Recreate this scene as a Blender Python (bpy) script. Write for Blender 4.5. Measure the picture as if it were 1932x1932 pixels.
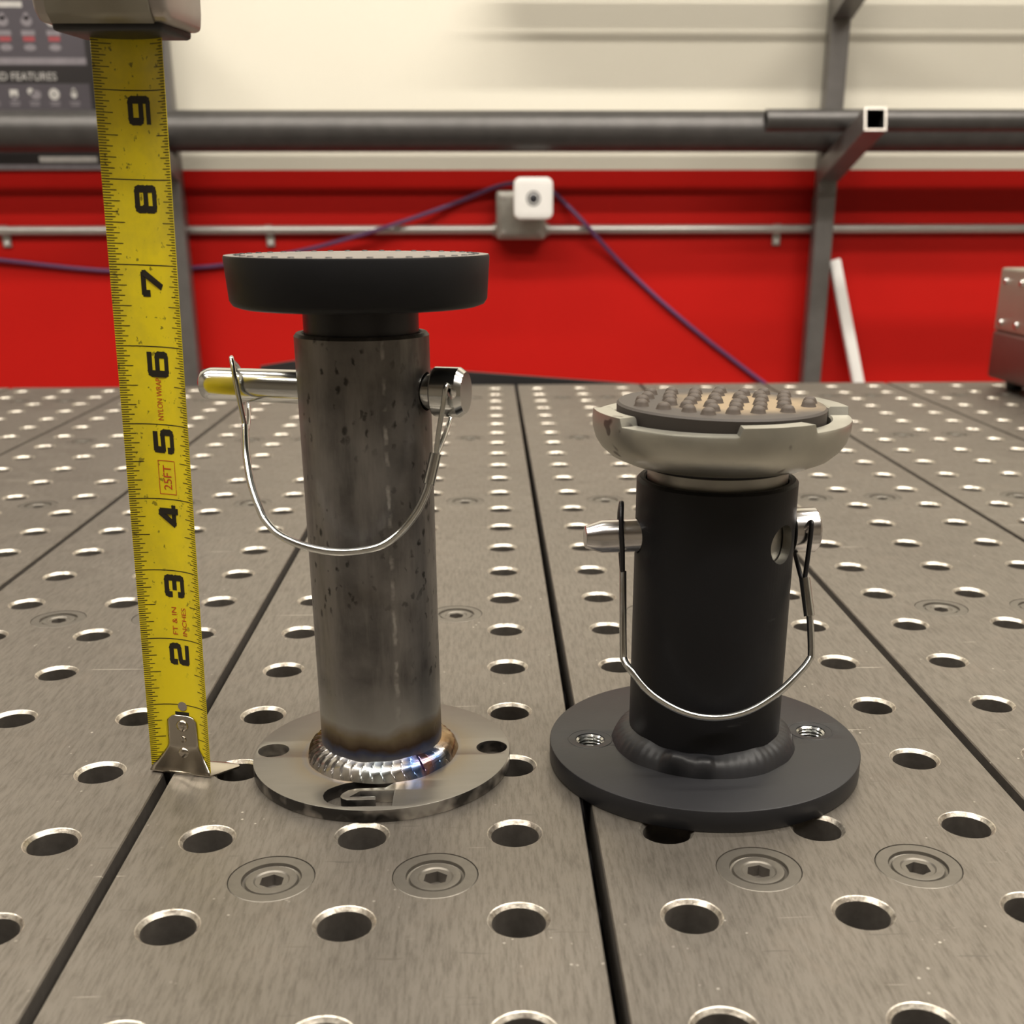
import bpy, bmesh, math, random
from mathutils import Vector, Matrix

# ------------------------------------------------------------------ scene, camera, light
for o in list(bpy.data.objects):
    bpy.data.objects.remove(o, do_unlink=True)
scene = bpy.context.scene
COL = scene.collection
S = 0.001                      # everything below is written in millimetres; table top is z = 0
PI = math.pi
R_ = math.radians

cam_data = bpy.data.cameras.new('camera')
cam = bpy.data.objects.new('camera', cam_data)
COL.objects.link(cam)
scene.camera = cam
FPX = 2184.7
cam_data.sensor_width = 36.0
cam_data.lens = FPX / 1932.0 * 36.0
cam_data.shift_x = -34.6 / 1932.0
cam_data.shift_y = 258.4 / 1932.0
cam_data.clip_start = 0.01
pit, yaw, rol = R_(20.45), R_(1.94), R_(-0.1)
fwd = Vector((math.sin(yaw) * math.cos(pit), math.cos(yaw) * math.cos(pit), -math.sin(pit)))
rgt = Vector((math.cos(yaw), -math.sin(yaw), 0))
upv = rgt.cross(fwd)
r2 = rgt * math.cos(rol) + upv * math.sin(rol)
u2 = upv * math.cos(rol) - rgt * math.sin(rol)
cam.matrix_world = Matrix(((r2.x, u2.x, -fwd.x, -6.3 * S), (r2.y, u2.y, -fwd.y, -289.2 * S),
                           (r2.z, u2.z, -fwd.z, 192.2 * S), (0, 0, 0, 1)))
cam_data.dof.use_dof = True
cam_data.dof.focus_distance = 0.425
cam_data.dof.aperture_fstop = 18.0

world = bpy.data.worlds.new('room_air')
scene.world = world
world.use_nodes = True
world.node_tree.nodes['Background'].inputs[0].default_value = (0.9, 0.87, 0.8, 1)
world.node_tree.nodes['Background'].inputs[1].default_value = 0.02

scene.view_settings.view_transform = 'Standard'
scene.view_settings.look = 'None'
scene.view_settings.gamma = 1.0
scene.view_settings.use_curve_mapping = False
scene.view_settings.exposure = 0.0
scene.cycles.max_bounces = 5
scene.cycles.diffuse_bounces = 3
scene.cycles.glossy_bounces = 3
scene.cycles.caustics_reflective = False

# ceiling strip lights: (x, y) centre of each fixture in mm, watts
CEIL = 2650.0
FIX_L, FIX_W = 2400.0, 150.0
FIXTURES = [(-1300, 1012, 42), (1300, 1012, 56), (-1300, -130, 40), (1300, -130, 54),
            (-1300, -1000, 42), (1300, -1000, 54)]
LIGHT_COL = (1.0, 0.94, 0.84)

# ------------------------------------------------------------------ helpers
def link(o, parent=None):
    COL.objects.link(o)
    if parent is not None:
        o.parent = parent
    return o

def mesh_obj(name, V, F, mat, parent=None, smooth=35, mats=None, fm=None):
    me = bpy.data.meshes.new(name)
    me.from_pydata([(v[0] * S, v[1] * S, v[2] * S) for v in V], [], F)
    fin(me, mat, smooth, mats, fm)
    return link(bpy.data.objects.new(name, me), parent)

def fin(me, mat, smooth=35, mats=None, fm=None, weld=True):
    if mats:
        for m in mats:
            me.materials.append(m)
        if fm:
            for p, i in zip(me.polygons, fm):
                p.material_index = i
    else:
        me.materials.append(mat)
    bm = bmesh.new()
    bm.from_mesh(me)
    bmesh.ops.remove_doubles(bm, verts=bm.verts, dist=1e-7)
    bmesh.ops.recalc_face_normals(bm, faces=bm.faces)
    bm.to_mesh(me)
    bm.free()
    if smooth:
        for p in me.polygons:
            p.use_smooth = True
        me.set_sharp_from_angle(angle=R_(smooth))
    me.update()

def thing(name, label, cat, loc=(0, 0, 0), group=None, rotz=0.0):
    o = bpy.data.objects.new(name, None)
    COL.objects.link(o)
    o.location = (loc[0] * S, loc[1] * S, loc[2] * S)
    o.rotation_euler = (0, 0, rotz)
    o.empty_display_size = 0.02
    return tag(o, label, cat, group)

def tag(o, label, cat, group=None):
    o['label'] = label
    o['category'] = cat
    if group:
        o['group'] = group
    return o

def at(o, x, y, z):
    o.location = (x * S, y * S, z * S)
    return o

def lathe(prof, seg=64, cx=0, cy=0, cz=0, closed=False, a0=0.0):
    """profile of (r, z); closed = the profile is a loop"""
    V, F = [], []
    n = len(prof)
    for k in range(seg):
        a = a0 + 2 * PI * k / seg
        c, s = math.cos(a), math.sin(a)
        for r, z in prof:
            V.append((cx + r * c, cy + r * s, cz + z))
    for k in range(seg):
        k2 = (k + 1) % seg
        for i in range(n if closed else n - 1):
            j = (i + 1) % n
            a, b, c_, d = k * n + i, k2 * n + i, k2 * n + j, k * n + j
            ri, rj = prof[i][0], prof[j][0]
            if ri < 1e-6 and rj < 1e-6:
                continue
            if ri < 1e-6:
                F.append((a, c_, d))
            elif rj < 1e-6:
                F.append((a, b, c_))
            else:
                F.append((a, b, c_, d))
    return V, F

def box(x0, x1, y0, y1, z0, z1):
    V = [(x, y, z) for x in (x0, x1) for y in (y0, y1) for z in (z0, z1)]
    F = [(0, 1, 3, 2), (4, 6, 7, 5), (0, 4, 5, 1), (2, 3, 7, 6), (0, 2, 6, 4), (1, 5, 7, 3)]
    return V, F

def join(*vfs):
    V, F = [], []
    for v, f in vfs:
        n = len(V)
        V += list(v)
        F += [tuple(i + n for i in q) for q in f]
    return V, F

def xform(vf, M):
    return [tuple(M @ Vector(v)) for v in vf[0]], vf[1]

def bevel_obj(o, w, seg=2, angle=30):
    bm = bmesh.new()
    bm.from_mesh(o.data)
    ed = [e for e in bm.edges if len(e.link_faces) == 2 and e.calc_face_angle(0) > R_(angle)]
    bmesh.ops.bevel(bm, geom=ed, offset=w * S, segments=seg, profile=0.5, affect='EDGES', clamp_overlap=True)
    for f in bm.faces:
        f.smooth = True
    bm.to_mesh(o.data)
    bm.free()
    o.data.set_sharp_from_angle(angle=R_(50))
    return o

def smooth_path(P, sub=6):
    P = [Vector(p) for p in P]
    out = []
    n = len(P)
    for i in range(n - 1):
        p0, p1, p2, p3 = P[max(i - 1, 0)], P[i], P[i + 1], P[min(i + 2, n - 1)]
        for k in range(sub):
            t = k / sub
            out.append(0.5 * ((2 * p1) + (p2 - p0) * t + (2 * p0 - 5 * p1 + 4 * p2 - p3) * t * t
                              + (3 * p1 - p0 - 3 * p2 + p3) * t ** 3))
    out.append(P[-1])
    return out

def tube(P, r, n=10, caps=True):
    P = [Vector(p) for p in P]
    V, F = [], []
    m = len(P)
    t0 = (P[1] - P[0]).normalized()
    ref = Vector((0, 0, 1)) if abs(t0.z) < 0.9 else Vector((1, 0, 0))
    nrm = t0.cross(ref).normalized()
    for i in range(m):
        t = (P[min(i + 1, m - 1)] - P[max(i - 1, 0)]).normalized()
        nrm = (nrm - t * nrm.dot(t)).normalized()
        b = t.cross(nrm)
        rr = r[i] if isinstance(r, (list, tuple)) else r
        for k in range(n):
            a = 2 * PI * k / n
            V.append(tuple(P[i] + (nrm * math.cos(a) + b * math.sin(a)) * rr))
    for i in range(m - 1):
        for k in range(n):
            k2 = (k + 1) % n
            F.append((i * n + k, i * n + k2, (i + 1) * n + k2, (i + 1) * n + k))
    if caps:
        F.append(tuple(range(n - 1, -1, -1)))
        F.append(tuple(range((m - 1) * n, m * n)))
    return V, F

def axis_lathe(prof, p, d, seg=40):
    """profile (r, s) turned about the line p + s*d"""
    vf = lathe(prof, seg)
    d = Vector(d).normalized()
    M = Matrix.Translation(Vector(p)) @ d.to_track_quat('Z', 'Y').to_matrix().to_4x4()
    return xform(vf, M)

def plate2d(name, outline, holes, z0, z1, mat, parent=None, bev=0.0, smooth=30):
    """flat plate with real cut-outs, outlines in mm"""
    cu = bpy.data.curves.new('tmp', 'CURVE')
    cu.dimensions = '2D'
    cu.fill_mode = 'BOTH'
    for pts in [outline] + list(holes):
        sp = cu.splines.new('POLY')
        sp.points.add(len(pts) - 1)
        for i, (x, y) in enumerate(pts):
            sp.points[i].co = (x * S, y * S, 0, 1)
        sp.use_cyclic_u = True
    cu.extrude = (z1 - z0) / 2 * S - bev * S
    cu.bevel_depth = bev * S
    cu.bevel_resolution = 1
    if bev:
        cu.offset = -bev * S
    ob = bpy.data.objects.new('tmp', cu)
    COL.objects.link(ob)
    dg = bpy.context.evaluated_depsgraph_get()
    me = bpy.data.meshes.new_from_object(ob.evaluated_get(dg))
    bpy.data.objects.remove(ob)
    me.name = name
    me.transform(Matrix.Translation((0, 0, (z0 + z1) / 2 * S)))
    me.materials.clear()
    fin(me, mat, smooth)
    return link(bpy.data.objects.new(name, me), parent)

def circle(cx, cy, r, n=48):
    return [(cx + r * math.cos(2 * PI * k / n), cy + r * math.sin(2 * PI * k / n)) for k in range(n)]

def cut(o, cutters, bore=None):
    for vf in cutters:
        c = mesh_obj('tmp', vf[0], vf[1], bore or o.data.materials[0], o.parent, smooth=0)
        m = o.modifiers.new('b', 'BOOLEAN')
        m.operation = 'DIFFERENCE'
        m.solver = 'EXACT'
        m.material_mode = 'TRANSFER'
        m.object = c
        bpy.context.view_layer.update()
        dg = bpy.context.evaluated_depsgraph_get()
        me = bpy.data.meshes.new_from_object(o.evaluated_get(dg))
        o.modifiers.clear()
        me.name = o.data.name
        o.data = me
        for p in me.polygons:
            p.use_smooth = True
        me.set_sharp_from_angle(angle=R_(35))
        bpy.data.objects.remove(c)
    return o

def text_vf(body, size, mx=0.0):
    """flat lettering as 2-D mesh data in mm, origin at left baseline"""
    cu = bpy.data.curves.new('tmp', 'FONT')
    cu.body = body
    cu.size = 1.0
    cu.resolution_u = 3
    ob = bpy.data.objects.new('tmp', cu)
    COL.objects.link(ob)
    dg = bpy.context.evaluated_depsgraph_get()
    me = bpy.data.meshes.new_from_object(ob.evaluated_get(dg))
    bpy.data.objects.remove(ob)
    V = [(v.co.x * size, v.co.y * size) for v in me.vertices]
    F = [tuple(p.vertices) for p in me.polygons]
    bpy.data.meshes.remove(me)
    return V, F

# ------------------------------------------------------------------ materials
class NT:
    def __init__(self, name):
        self.m = bpy.data.materials.new(name)
        self.m.use_nodes = True
        self.t = self.m.node_tree
        self.b = self.t.nodes['Principled BSDF']
        self.tc = self.t.nodes.new('ShaderNodeTexCoord')
        self.geo = self.t.nodes.new('ShaderNodeNewGeometry')
    def l(self, a, b):
        self.t.links.new(a, b)
    def put(self, sock, v):
        if hasattr(v, 'is_linked') or hasattr(v, 'links'):
            self.l(v, sock)
        else:
            sock.default_value = v
    def obj(self): return self.tc.outputs['Object']
    def pos(self): return self.geo.outputs['Position']
    def mapping(self, v, scale=(1, 1, 1), loc=(0, 0, 0), rot=(0, 0, 0)):
        n = self.t.nodes.new('ShaderNodeMapping')
        self.l(v, n.inputs[0])
        n.inputs['Location'].default_value = loc
        n.inputs['Rotation'].default_value = rot
        n.inputs['Scale'].default_value = scale
        return n.outputs[0]
    def noise(self, v, scale, detail=4, rough=0.55, dist=0.0):
        n = self.t.nodes.new('ShaderNodeTexNoise')
        self.l(v, n.inputs['Vector'])
        n.inputs['Scale'].default_value = scale
        n.inputs['Detail'].default_value = detail
        n.inputs['Roughness'].default_value = rough
        n.inputs['Distortion'].default_value = dist
        return n.outputs[0]
    def voro(self, v, scale, feature='F1'):
        n = self.t.nodes.new('ShaderNodeTexVoronoi')
        n.feature = feature
        self.l(v, n.inputs['Vector'])
        n.inputs['Scale'].default_value = scale
        return n.outputs[0]
    def ramp(self, f, stops, interp='LINEAR'):
        n = self.t.nodes.new('ShaderNodeValToRGB')
        n.color_ramp.interpolation = interp
        e = n.color_ramp.elements
        while len(e) < len(stops):
            e.new(0.5)
        for i, (p, c) in enumerate(stops):
            e[i].position = p
            e[i].color = (c[0], c[1], c[2], 1) if not isinstance(c, (int, float)) else (c, c, c, 1)
        self.l(f, n.inputs[0])
        return n.outputs[0]
    def mix(self, f, a, b, mode='MIX'):
        n = self.t.nodes.new('ShaderNodeMix')
        n.data_type = 'RGBA'
        n.blend_type = mode
        def c(v): return (v[0], v[1], v[2], 1) if isinstance(v, (tuple, list)) else v
        self.put(n.inputs[0], f)
        self.put(n.inputs[6], c(a))
        self.put(n.inputs[7], c(b))
        return n.outputs[2]
    def math(self, op, a, b=None, c=None, clamp=False):
        n = self.t.nodes.new('ShaderNodeMath')
        n.operation = op
        n.use_clamp = clamp
        self.put(n.inputs[0], a)
        if b is not None: self.put(n.inputs[1], b)
        if c is not None: self.put(n.inputs[2], c)
        return n.outputs[0]
    def xyz(self, v):
        n = self.t.nodes.new('ShaderNodeSeparateXYZ')
        self.l(v, n.inputs[0])
        return n.outputs
    def maprange(self, v, a, b, c=0.0, d=1.0, smooth=False):
        n = self.t.nodes.new('ShaderNodeMapRange')
        if smooth: n.interpolation_type = 'SMOOTHSTEP'
        self.l(v, n.inputs[0])
        for i, q in enumerate((a, b, c, d)):
            n.inputs[1 + i].default_value = q
        return n.outputs[0]
    def bump(self, h, strength=0.2, dist=0.0005, prev=None):
        n = self.t.nodes.new('ShaderNodeBump')
        n.inputs['Strength'].default_value = strength
        n.inputs['Distance'].default_value = dist
        self.l(h, n.inputs['Height'])
        if prev is not None: self.l(prev, n.inputs['Normal'])
        self.l(n.outputs[0], self.b.inputs['Normal'])
        return n.outputs[0]
    def set(self, col=None, metal=None, rough=None, spec=None, coat=None):
        if col is not None:
            self.put(self.b.inputs['Base Color'], (col[0], col[1], col[2], 1) if isinstance(col, (tuple, list)) else col)
        if metal is not None: self.put(self.b.inputs['Metallic'], metal)
        if rough is not None: self.put(self.b.inputs['Roughness'], rough)
        if spec is not None: self.put(self.b.inputs['Specular IOR Level'], spec)
        if coat is not None: self.put(self.b.inputs['Coat Weight'], coat)
        return self.m

def simple(name, col, metal=0.0, rough=0.5, var=0.12, scale=60, spec=None, bump=0.0):
    n = NT(name)
    f = n.noise(n.obj(), scale, 4)
    c = n.mix(f, tuple(q * (1 - var) for q in col), tuple(min(1, q * (1 + var)) for q in col))
    if bump:
        n.bump(f, bump, 0.0006)
    return n.set(c, metal, rough, spec)

def mat_table():
    n = NT('worn_table_steel')
    p = n.pos()
    big = n.noise(p, 9, 5, 0.6)
    fine = n.noise(n.mapping(p, (620, 75, 60)), 1.0, 5, 0.75)
    blot = n.noise(p, 34, 5, 0.65, 0.6)
    c = n.mix(big, (0.160, 0.142, 0.121), (0.236, 0.213, 0.184))
    c = n.mix(n.ramp(fine, [(0.34, 0.0), (0.56, 1.0)]), n.mix(1.0, c, (0.66, 0.645, 0.63), 'MULTIPLY'), c)
    c = n.mix(n.ramp(blot, [(0.56, 0.0), (0.72, 0.45)]), c, (0.20, 0.17, 0.14))
    # scratches: thin bright and dark lines in several directions
    for i, (rz, sc, col, lo, hi) in enumerate([(0.25, (16, 330, 1), (0.50, 0.46, 0.4), 0.735, 0.76),
                                               (-0.5, (18, 300, 1), (0.50, 0.46, 0.4), 0.745, 0.77),
                                               (1.35, (40, 420, 1), (0.13, 0.115, 0.10), 0.715, 0.745),
                                               (1.9, (34, 400, 1), (0.15, 0.13, 0.11), 0.725, 0.75)]):
        s = n.noise(n.mapping(p, sc, (i * 3.1, i * 1.7, 0), (0, 0, rz)), 1.0, 2, 0.5)
        c = n.mix(n.ramp(s, [(lo, 0.0), (hi, 0.75)]), c, col)
    spk = n.voro(p, 210)
    msk = n.ramp(n.noise(p, 26, 2), [(0.55, 0.0), (0.68, 1.0)])
    c = n.mix(n.math('MULTIPLY', n.ramp(spk, [(0.07, 0.8), (0.12, 0.0)]), msk), c, (0.66, 0.62, 0.55))
    r = n.math('ADD', n.math('MULTIPLY', blot, 0.22), 0.34)
    n.bump(fine, 0.16, 0.0003)
    return n.set(c, 0.72, r)

def mat_edge():
    n = NT('bare_chamfer_steel')
    f = n.noise(n.pos(), 260, 5, 0.7)
    c = n.mix(n.ramp(f, [(0.35, 0.0), (0.62, 1.0)]), (0.25, 0.215, 0.18), (0.66, 0.61, 0.53))
    n.bump(f, 0.35, 0.0005)
    return n.set(c, 0.85, 0.34)

def mat_bore():
    n = NT('dark_bore_steel')
    f = n.noise(n.pos(), 300, 4)
    return n.set(n.mix(f, (0.10, 0.088, 0.076), (0.20, 0.18, 0.16)), 0.55, 0.5)

def mat_bolt():
    n = NT('bolt_cap_steel')
    f = n.noise(n.pos(), 240, 5, 0.65)
    c = n.mix(f, (0.125, 0.113, 0.097), (0.195, 0.178, 0.153))
    n.bump(f, 0.12, 0.0003)
    return n.set(c, 0.72, 0.42)

def mat_tube():
    """mill scale tube with rubbed patches and heat tint near the weld"""
    n = NT('mill_scale_tube')
    p = n.obj()
    x, y, z = n.xyz(p)
    a = n.noise(p, 45, 6, 0.6)
    v = n.noise(n.mapping(p, (90, 90, 14)), 1.0, 5, 0.65)
    c = n.mix(n.ramp(a, [(0.32, 0.0), (0.68, 1.0)]), (0.075, 0.070, 0.067), (0.20, 0.187, 0.177))
    c = n.mix(n.ramp(v, [(0.46, 0.0), (0.66, 0.8)]), c, (0.25, 0.235, 0.22))
    # broken scale pits on the front right
    pit = n.voro(n.mapping(n.mix(0.004, p, n.noise(p, 300, 2)), (1, 1, 0.6)), 300)
    pm = n.ramp(n.noise(p, 26, 3), [(0.44, 0.0), (0.54, 1.0)])
    c = n.mix(n.math('MULTIPLY', n.ramp(pit, [(0.16, 0.9), (0.30, 0.0)]), pm), c, (0.03, 0.028, 0.026))
    # pale vertical seam line
    seam = n.math('ABSOLUTE', n.math('SUBTRACT', x, n.math('ADD', n.math('MULTIPLY', n.noise(p, 240, 2), 0.0022), 0.0072)))
    sm = n.math('MULTIPLY', n.ramp(n.math('MULTIPLY', seam, 400), [(0.10, 0.8), (0.34, 0.0)]),
                n.ramp(n.noise(n.mapping(p, (60, 60, 120)), 1.0, 3), [(0.47, 0.0), (0.6, 1.0)]))
    c = n.mix(sm, c, (0.42, 0.40, 0.37))
    # heat bands rising from the weld
    zz = n.math('ADD', n.math('MULTIPLY', z, 1000), n.math('MULTIPLY', n.math('SUBTRACT', n.noise(p, 70, 3), 0.5), 9.0))
    heat = n.ramp(n.maprange(zz, 4, 50), [(0.0, (0.20, 0.21, 0.24)), (0.13, (0.22, 0.215, 0.22)), (0.20, (0.075, 0.085, 0.14)),
                                          (0.24, (0.07, 0.045, 0.03)), (0.33, (0.21, 0.165, 0.105)), (0.42, (0.34, 0.33, 0.31)),
                                          (0.68, (0.30, 0.29, 0.275)), (1.0, (0.16, 0.15, 0.14))])
    c = n.mix(n.ramp(n.maprange(zz, 4, 50), [(0.42, 1.0), (0.62, 0.55), (0.8, 0.0)]), c, heat)
    n.bump(n.math('ADD', n.math('MULTIPLY', v, 0.6), n.math('MULTIPLY', n.ramp(pit, [(0.1, 0.0), (0.24, 1.0)]), pm)), 0.16, 0.0004)
    return n.set(c, 0.75, n.math('ADD', n.math('MULTIPLY', a, 0.2), 0.30))

def mat_plate():
    n = NT('ground_steel_plate')
    p = n.obj()
    x, y, z = n.xyz(p)
    r = n.math('MULTIPLY', n.math('SQRT', n.math('ADD', n.math('MULTIPLY', x, x), n.math('MULTIPLY', y, y))), 1000)
    r = n.math('ADD', r, n.math('MULTIPLY', n.math('SUBTRACT', n.noise(p, 60, 3), 0.5), 5.0))
    f = n.noise(n.mapping(p, (40, 300, 60)), 1.0, 4)
    c = n.mix(f, (0.215, 0.20, 0.176), (0.265, 0.25, 0.224))
    tint = n.ramp(n.maprange(r, 24, 46), [(0.0, (0.16, 0.12, 0.07)), (0.12, (0.26, 0.19, 0.11)), (0.22, (0.2, 0.18, 0.17)),
                                          (0.30, (0.23, 0.19, 0.135)), (0.6, (0.24, 0.214, 0.176)), (1.0, (0.24, 0.224, 0.2))])
    c = n.mix(n.ramp(n.maprange(r, 24, 46), [(0.0, 1.0), (0.35, 0.8), (0.9, 0.0)]), c, tint)
    # cut edge of the plate: darker patches of scale
    side = n.math('LESS_THAN', n.math('ABSOLUTE', n.xyz(n.geo.outputs['Normal'])[2]), 0.5)
    e = n.ramp(n.noise(p, 55, 3, 0.6), [(0.44, (0.05, 0.047, 0.045)), (0.52, (0.22, 0.205, 0.19)), (0.60, (0.42, 0.40, 0.37))])
    c = n.mix(side, c, e)
    n.bump(f, 0.05, 0.0002)
    return n.set(c, 0.85, 0.36)

def mat_weld():
    n = NT('rainbow_weld_bead')
    p = n.obj()
    x, y, z = n.xyz(p)
    ang = n.math('ARCTAN2', y, x)               # -pi .. pi ; front is -pi/2
    ang = n.math('ADD', ang, n.math('MULTIPLY', n.math('SUBTRACT', n.noise(p, 160, 3), 0.5), 0.5))
    c = n.ramp(n.maprange(ang, -PI, PI), [(0.0, (0.20, 0.15, 0.10)), (0.10, (0.34, 0.33, 0.33)), (0.20, (0.66, 0.64, 0.62)),
                                          (0.255, (0.60, 0.68, 0.72)), (0.30, (0.68, 0.62, 0.58)), (0.335, (0.12, 0.22, 0.52)),
                                          (0.365, (0.48, 0.24, 0.20)), (0.39, (0.14, 0.26, 0.56)), (0.425, (0.55, 0.52, 0.50)),
                                          (0.47, (0.34, 0.22, 0.12)), (0.55, (0.30, 0.22, 0.13)), (1.0, (0.20, 0.15, 0.10))])
    return n.set(c, 1.0, 0.24)

def mat_black_paint():
    n = NT('black_powder_coat')
    p = n.obj()
    f = n.noise(p, 25, 4)
    c = n.mix(f, (0.006, 0.006, 0.0075), (0.010, 0.010, 0.012))
    sc = n.noise(n.mapping(p, (8, 8, 330), (1.2, 0, 0.3), (0.3, 0.2, 0)), 1.0, 3)
    ms = n.ramp(n.noise(p, 42, 3), [(0.56, 0.0), (0.66, 1.0)])
    c = n.mix(n.math('MULTIPLY', n.ramp(sc, [(0.66, 0.0), (0.72, 0.5)]), ms), c, (0.16, 0.16, 0.16))
    n.bump(n.noise(p, 900, 2), 0.10, 0.0003)
    return n.set(c, 0.0, n.math('ADD', n.math('MULTIPLY', f, 0.16), 0.40), 0.28)

def mat_black_plate():
    n = NT('black_plate_finish')
    p = n.obj()
    f = n.noise(p, 32, 5)
    c = n.mix(f, (0.014, 0.014, 0.0165), (0.019, 0.019, 0.0215))
    n.bump(n.noise(p, 700, 2), 0.08, 0.0003)
    return n.set(c, 0.1, n.math('ADD', n.math('MULTIPLY', f, 0.15), 0.36), 0.4)

def mat_zinc(name='zinc_plated_steel', col=(0.66, 0.67, 0.66), rough=0.16):
    n = NT(name)
    p = n.obj()
    f = n.noise(p, 130, 4)
    c = n.mix(f, tuple(q * 0.82 for q in col), tuple(min(1, q * 1.12) for q in col))
    st = n.ramp(n.noise(p, 90, 3), [(0.60, 0.0), (0.74, 0.35)])
    c = n.mix(st, c, (0.46, 0.43, 0.24))
    return n.set(c, 1.0, n.math('ADD', n.math('MULTIPLY', f, 0.12), rough - 0.05))

def mat_cup():
    n = NT('cast_zinc_cup')
    p = n.obj()
    f = n.noise(p, 50, 5, 0.6)
    c = n.mix(f, (0.34, 0.328, 0.285), (0.54, 0.526, 0.465))
    d = n.ramp(n.noise(p, 95, 2), [(0.655, 0.0), (0.70, 0.9)])
    c = n.mix(d, c, (0.12, 0.10, 0.09))
    x, y, z = n.xyz(p)
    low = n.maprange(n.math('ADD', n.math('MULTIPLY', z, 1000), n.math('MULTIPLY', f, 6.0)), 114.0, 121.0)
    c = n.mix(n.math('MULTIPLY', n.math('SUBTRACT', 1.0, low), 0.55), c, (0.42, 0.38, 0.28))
    n.bump(f, 0.2, 0.0008)
    return n.set(c, 0.85, n.math('ADD', n.math('MULTIPLY', f, 0.2), 0.28))

def mat_pad():
    n = NT('dusty_studded_rubber')
    p = n.obj()
    x, y, z = n.xyz(p)
    dx = n.math('SUBTRACT', x, 0.008)
    r = n.math('MULTIPLY', n.math('SQRT', n.math('ADD', n.math('MULTIPLY', dx, dx), n.math('MULTIPLY', y, y))), 1000)
    r = n.math('ADD', r, n.math('MULTIPLY', n.math('SUBTRACT', n.noise(p, 55, 4), 0.5), 22.0))
    dust = n.ramp(n.maprange(r, 0, 40), [(0.35, 0.75), (0.72, 0.0)])
    upz = n.maprange(n.xyz(n.geo.outputs['Normal'])[2], 0.85, 0.99)
    c = n.mix(n.math('MULTIPLY', dust, n.math('ADD', n.math('MULTIPLY', upz, 0.8), 0.2)), (0.055, 0.046, 0.040), (0.30, 0.22, 0.13))
    return n.set(c, 0.0, 0.62, 0.35)

def mat_yellow():
    n = NT('yellow_tape_enamel')
    p = n.obj()
    f = n.noise(p, 40, 4)
    c = n.mix(f, (0.92, 0.72, 0.014), (0.97, 0.78, 0.022))
    x, y, z = n.xyz(p)
    # rubbed, dirty edges and black specks
    ed = n.maprange(n.math('ABSOLUTE', n.math('MULTIPLY', x, 1000)), 5.5, 11.5)
    g = n.math('MULTIPLY', ed, n.ramp(n.noise(p, 65, 5, 0.7), [(0.38, 0.0), (0.72, 0.5)]))
    c = n.mix(g, c, (0.30, 0.24, 0.03))
    up = n.ramp(n.maprange(z, 0.03, 0.25), [(0.0, 0.0), (0.15, 0.8), (1.0, 1.0)])
    sp = n.ramp(n.noise(n.mapping(p, (1, 1, 0.8)), 420, 3, 0.6), [(0.64, 0.0), (0.675, 1.0)])
    c = n.mix(n.math('MULTIPLY', sp, n.math('MULTIPLY', up, 0.8)), c, (0.06, 0.045, 0.008))
    gr = n.math('MULTIPLY', n.ramp(n.noise(p, 45, 5, 0.65), [(0.46, 0.0), (0.70, 0.42)]), up)
    c = n.mix(gr, c, (0.46, 0.38, 0.05))
    return n.set(c, 0.0, 0.33, 0.5)

def mat_wall_back():
    n = NT('cream_over_red_wall_paint')
    p = n.pos()
    x, y, z = n.xyz(p)
    f = n.noise(p, 2.2, 5)
    cream = n.mix(f, (0.80, 0.755, 0.645), (0.86, 0.82, 0.71))
    red = n.mix(f, (0.47, 0.006, 0.004), (0.54, 0.010, 0.006))
    c = n.mix(n.math('GREATER_THAN', z, 0.2835), red, cream)
    n.bump(n.noise(p, 120, 3), 0.05, 0.001)
    return n.set(c, 0.0, 0.5, 0.2)

M = {}
M['table'] = mat_table(); M['edge'] = mat_edge(); M['bore'] = mat_bore(); M['bolt'] = mat_bolt()
M['tube'] = mat_tube(); M['plate'] = mat_plate(); M['weld'] = mat_weld()
M['black'] = mat_black_paint(); M['blackplate'] = mat_black_plate()
M['zinc'] = mat_zinc(); M['chrome'] = mat_zinc('bright_pin_steel', (0.62, 0.60, 0.60), 0.2)
M['cup'] = mat_cup(); M['pad'] = mat_pad(); M['yellow'] = mat_yellow(); M['wall'] = mat_wall_back()
M['stud'] = simple('brown_rubber_stud', (0.075, 0.058, 0.046), 0.0, 0.6, 0.4, 120, 0.35)
M['rubber'] = simple('black_rubber', (0.0085, 0.0085, 0.0098), 0.0, 0.5, 0.2, 90, 0.22, 0.1)
M['padtop'] = simple('pad_top_reflection', (0.17, 0.152, 0.135), 0.0, 0.6, 0.25, 60)  # paler than the rubber: light reflected off the pad top, put into the colour
M['shaft'] = simple('black_shaft_steel', (0.02, 0.019, 0.022), 0.35, 0.32, 0.3, 50)
M['cshaft'] = simple('dull_shaft_steel', (0.34, 0.33, 0.30), 0.85, 0.38, 0.3, 70)
M['ink'] = simple('black_tape_ink', (0.016, 0.013, 0.008), 0.0, 0.45, 0.2, 200)
M['red'] = simple('red_tape_ink', (0.60, 0.07, 0.02), 0.0, 0.45, 0.15, 200)
M['nickel'] = simple('nickel_hook_steel', (0.50, 0.46, 0.40), 1.0, 0.2, 0.12, 120)
M['case'] = simple('grey_case_plastic', (0.32, 0.295, 0.235), 0.25, 0.42, 0.08, 70)
M['casechrome'] = simple('worn_case_side', (0.40, 0.36, 0.33), 0.6, 0.35, 0.15, 60)
M['caseblack'] = simple('black_case_rubber', (0.012, 0.011, 0.012), 0.0, 0.5, 0.2, 80)
M['dark'] = simple('arm_hollow_shade', (0.004, 0.004, 0.004), 0.0, 0.9, 0.1, 30)  # black inner walls stand in for the shade inside the hollow arms
M['rack'] = simple('raw_rack_steel', (0.19, 0.18, 0.175), 0.6, 0.42, 0.22, 30)
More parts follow.
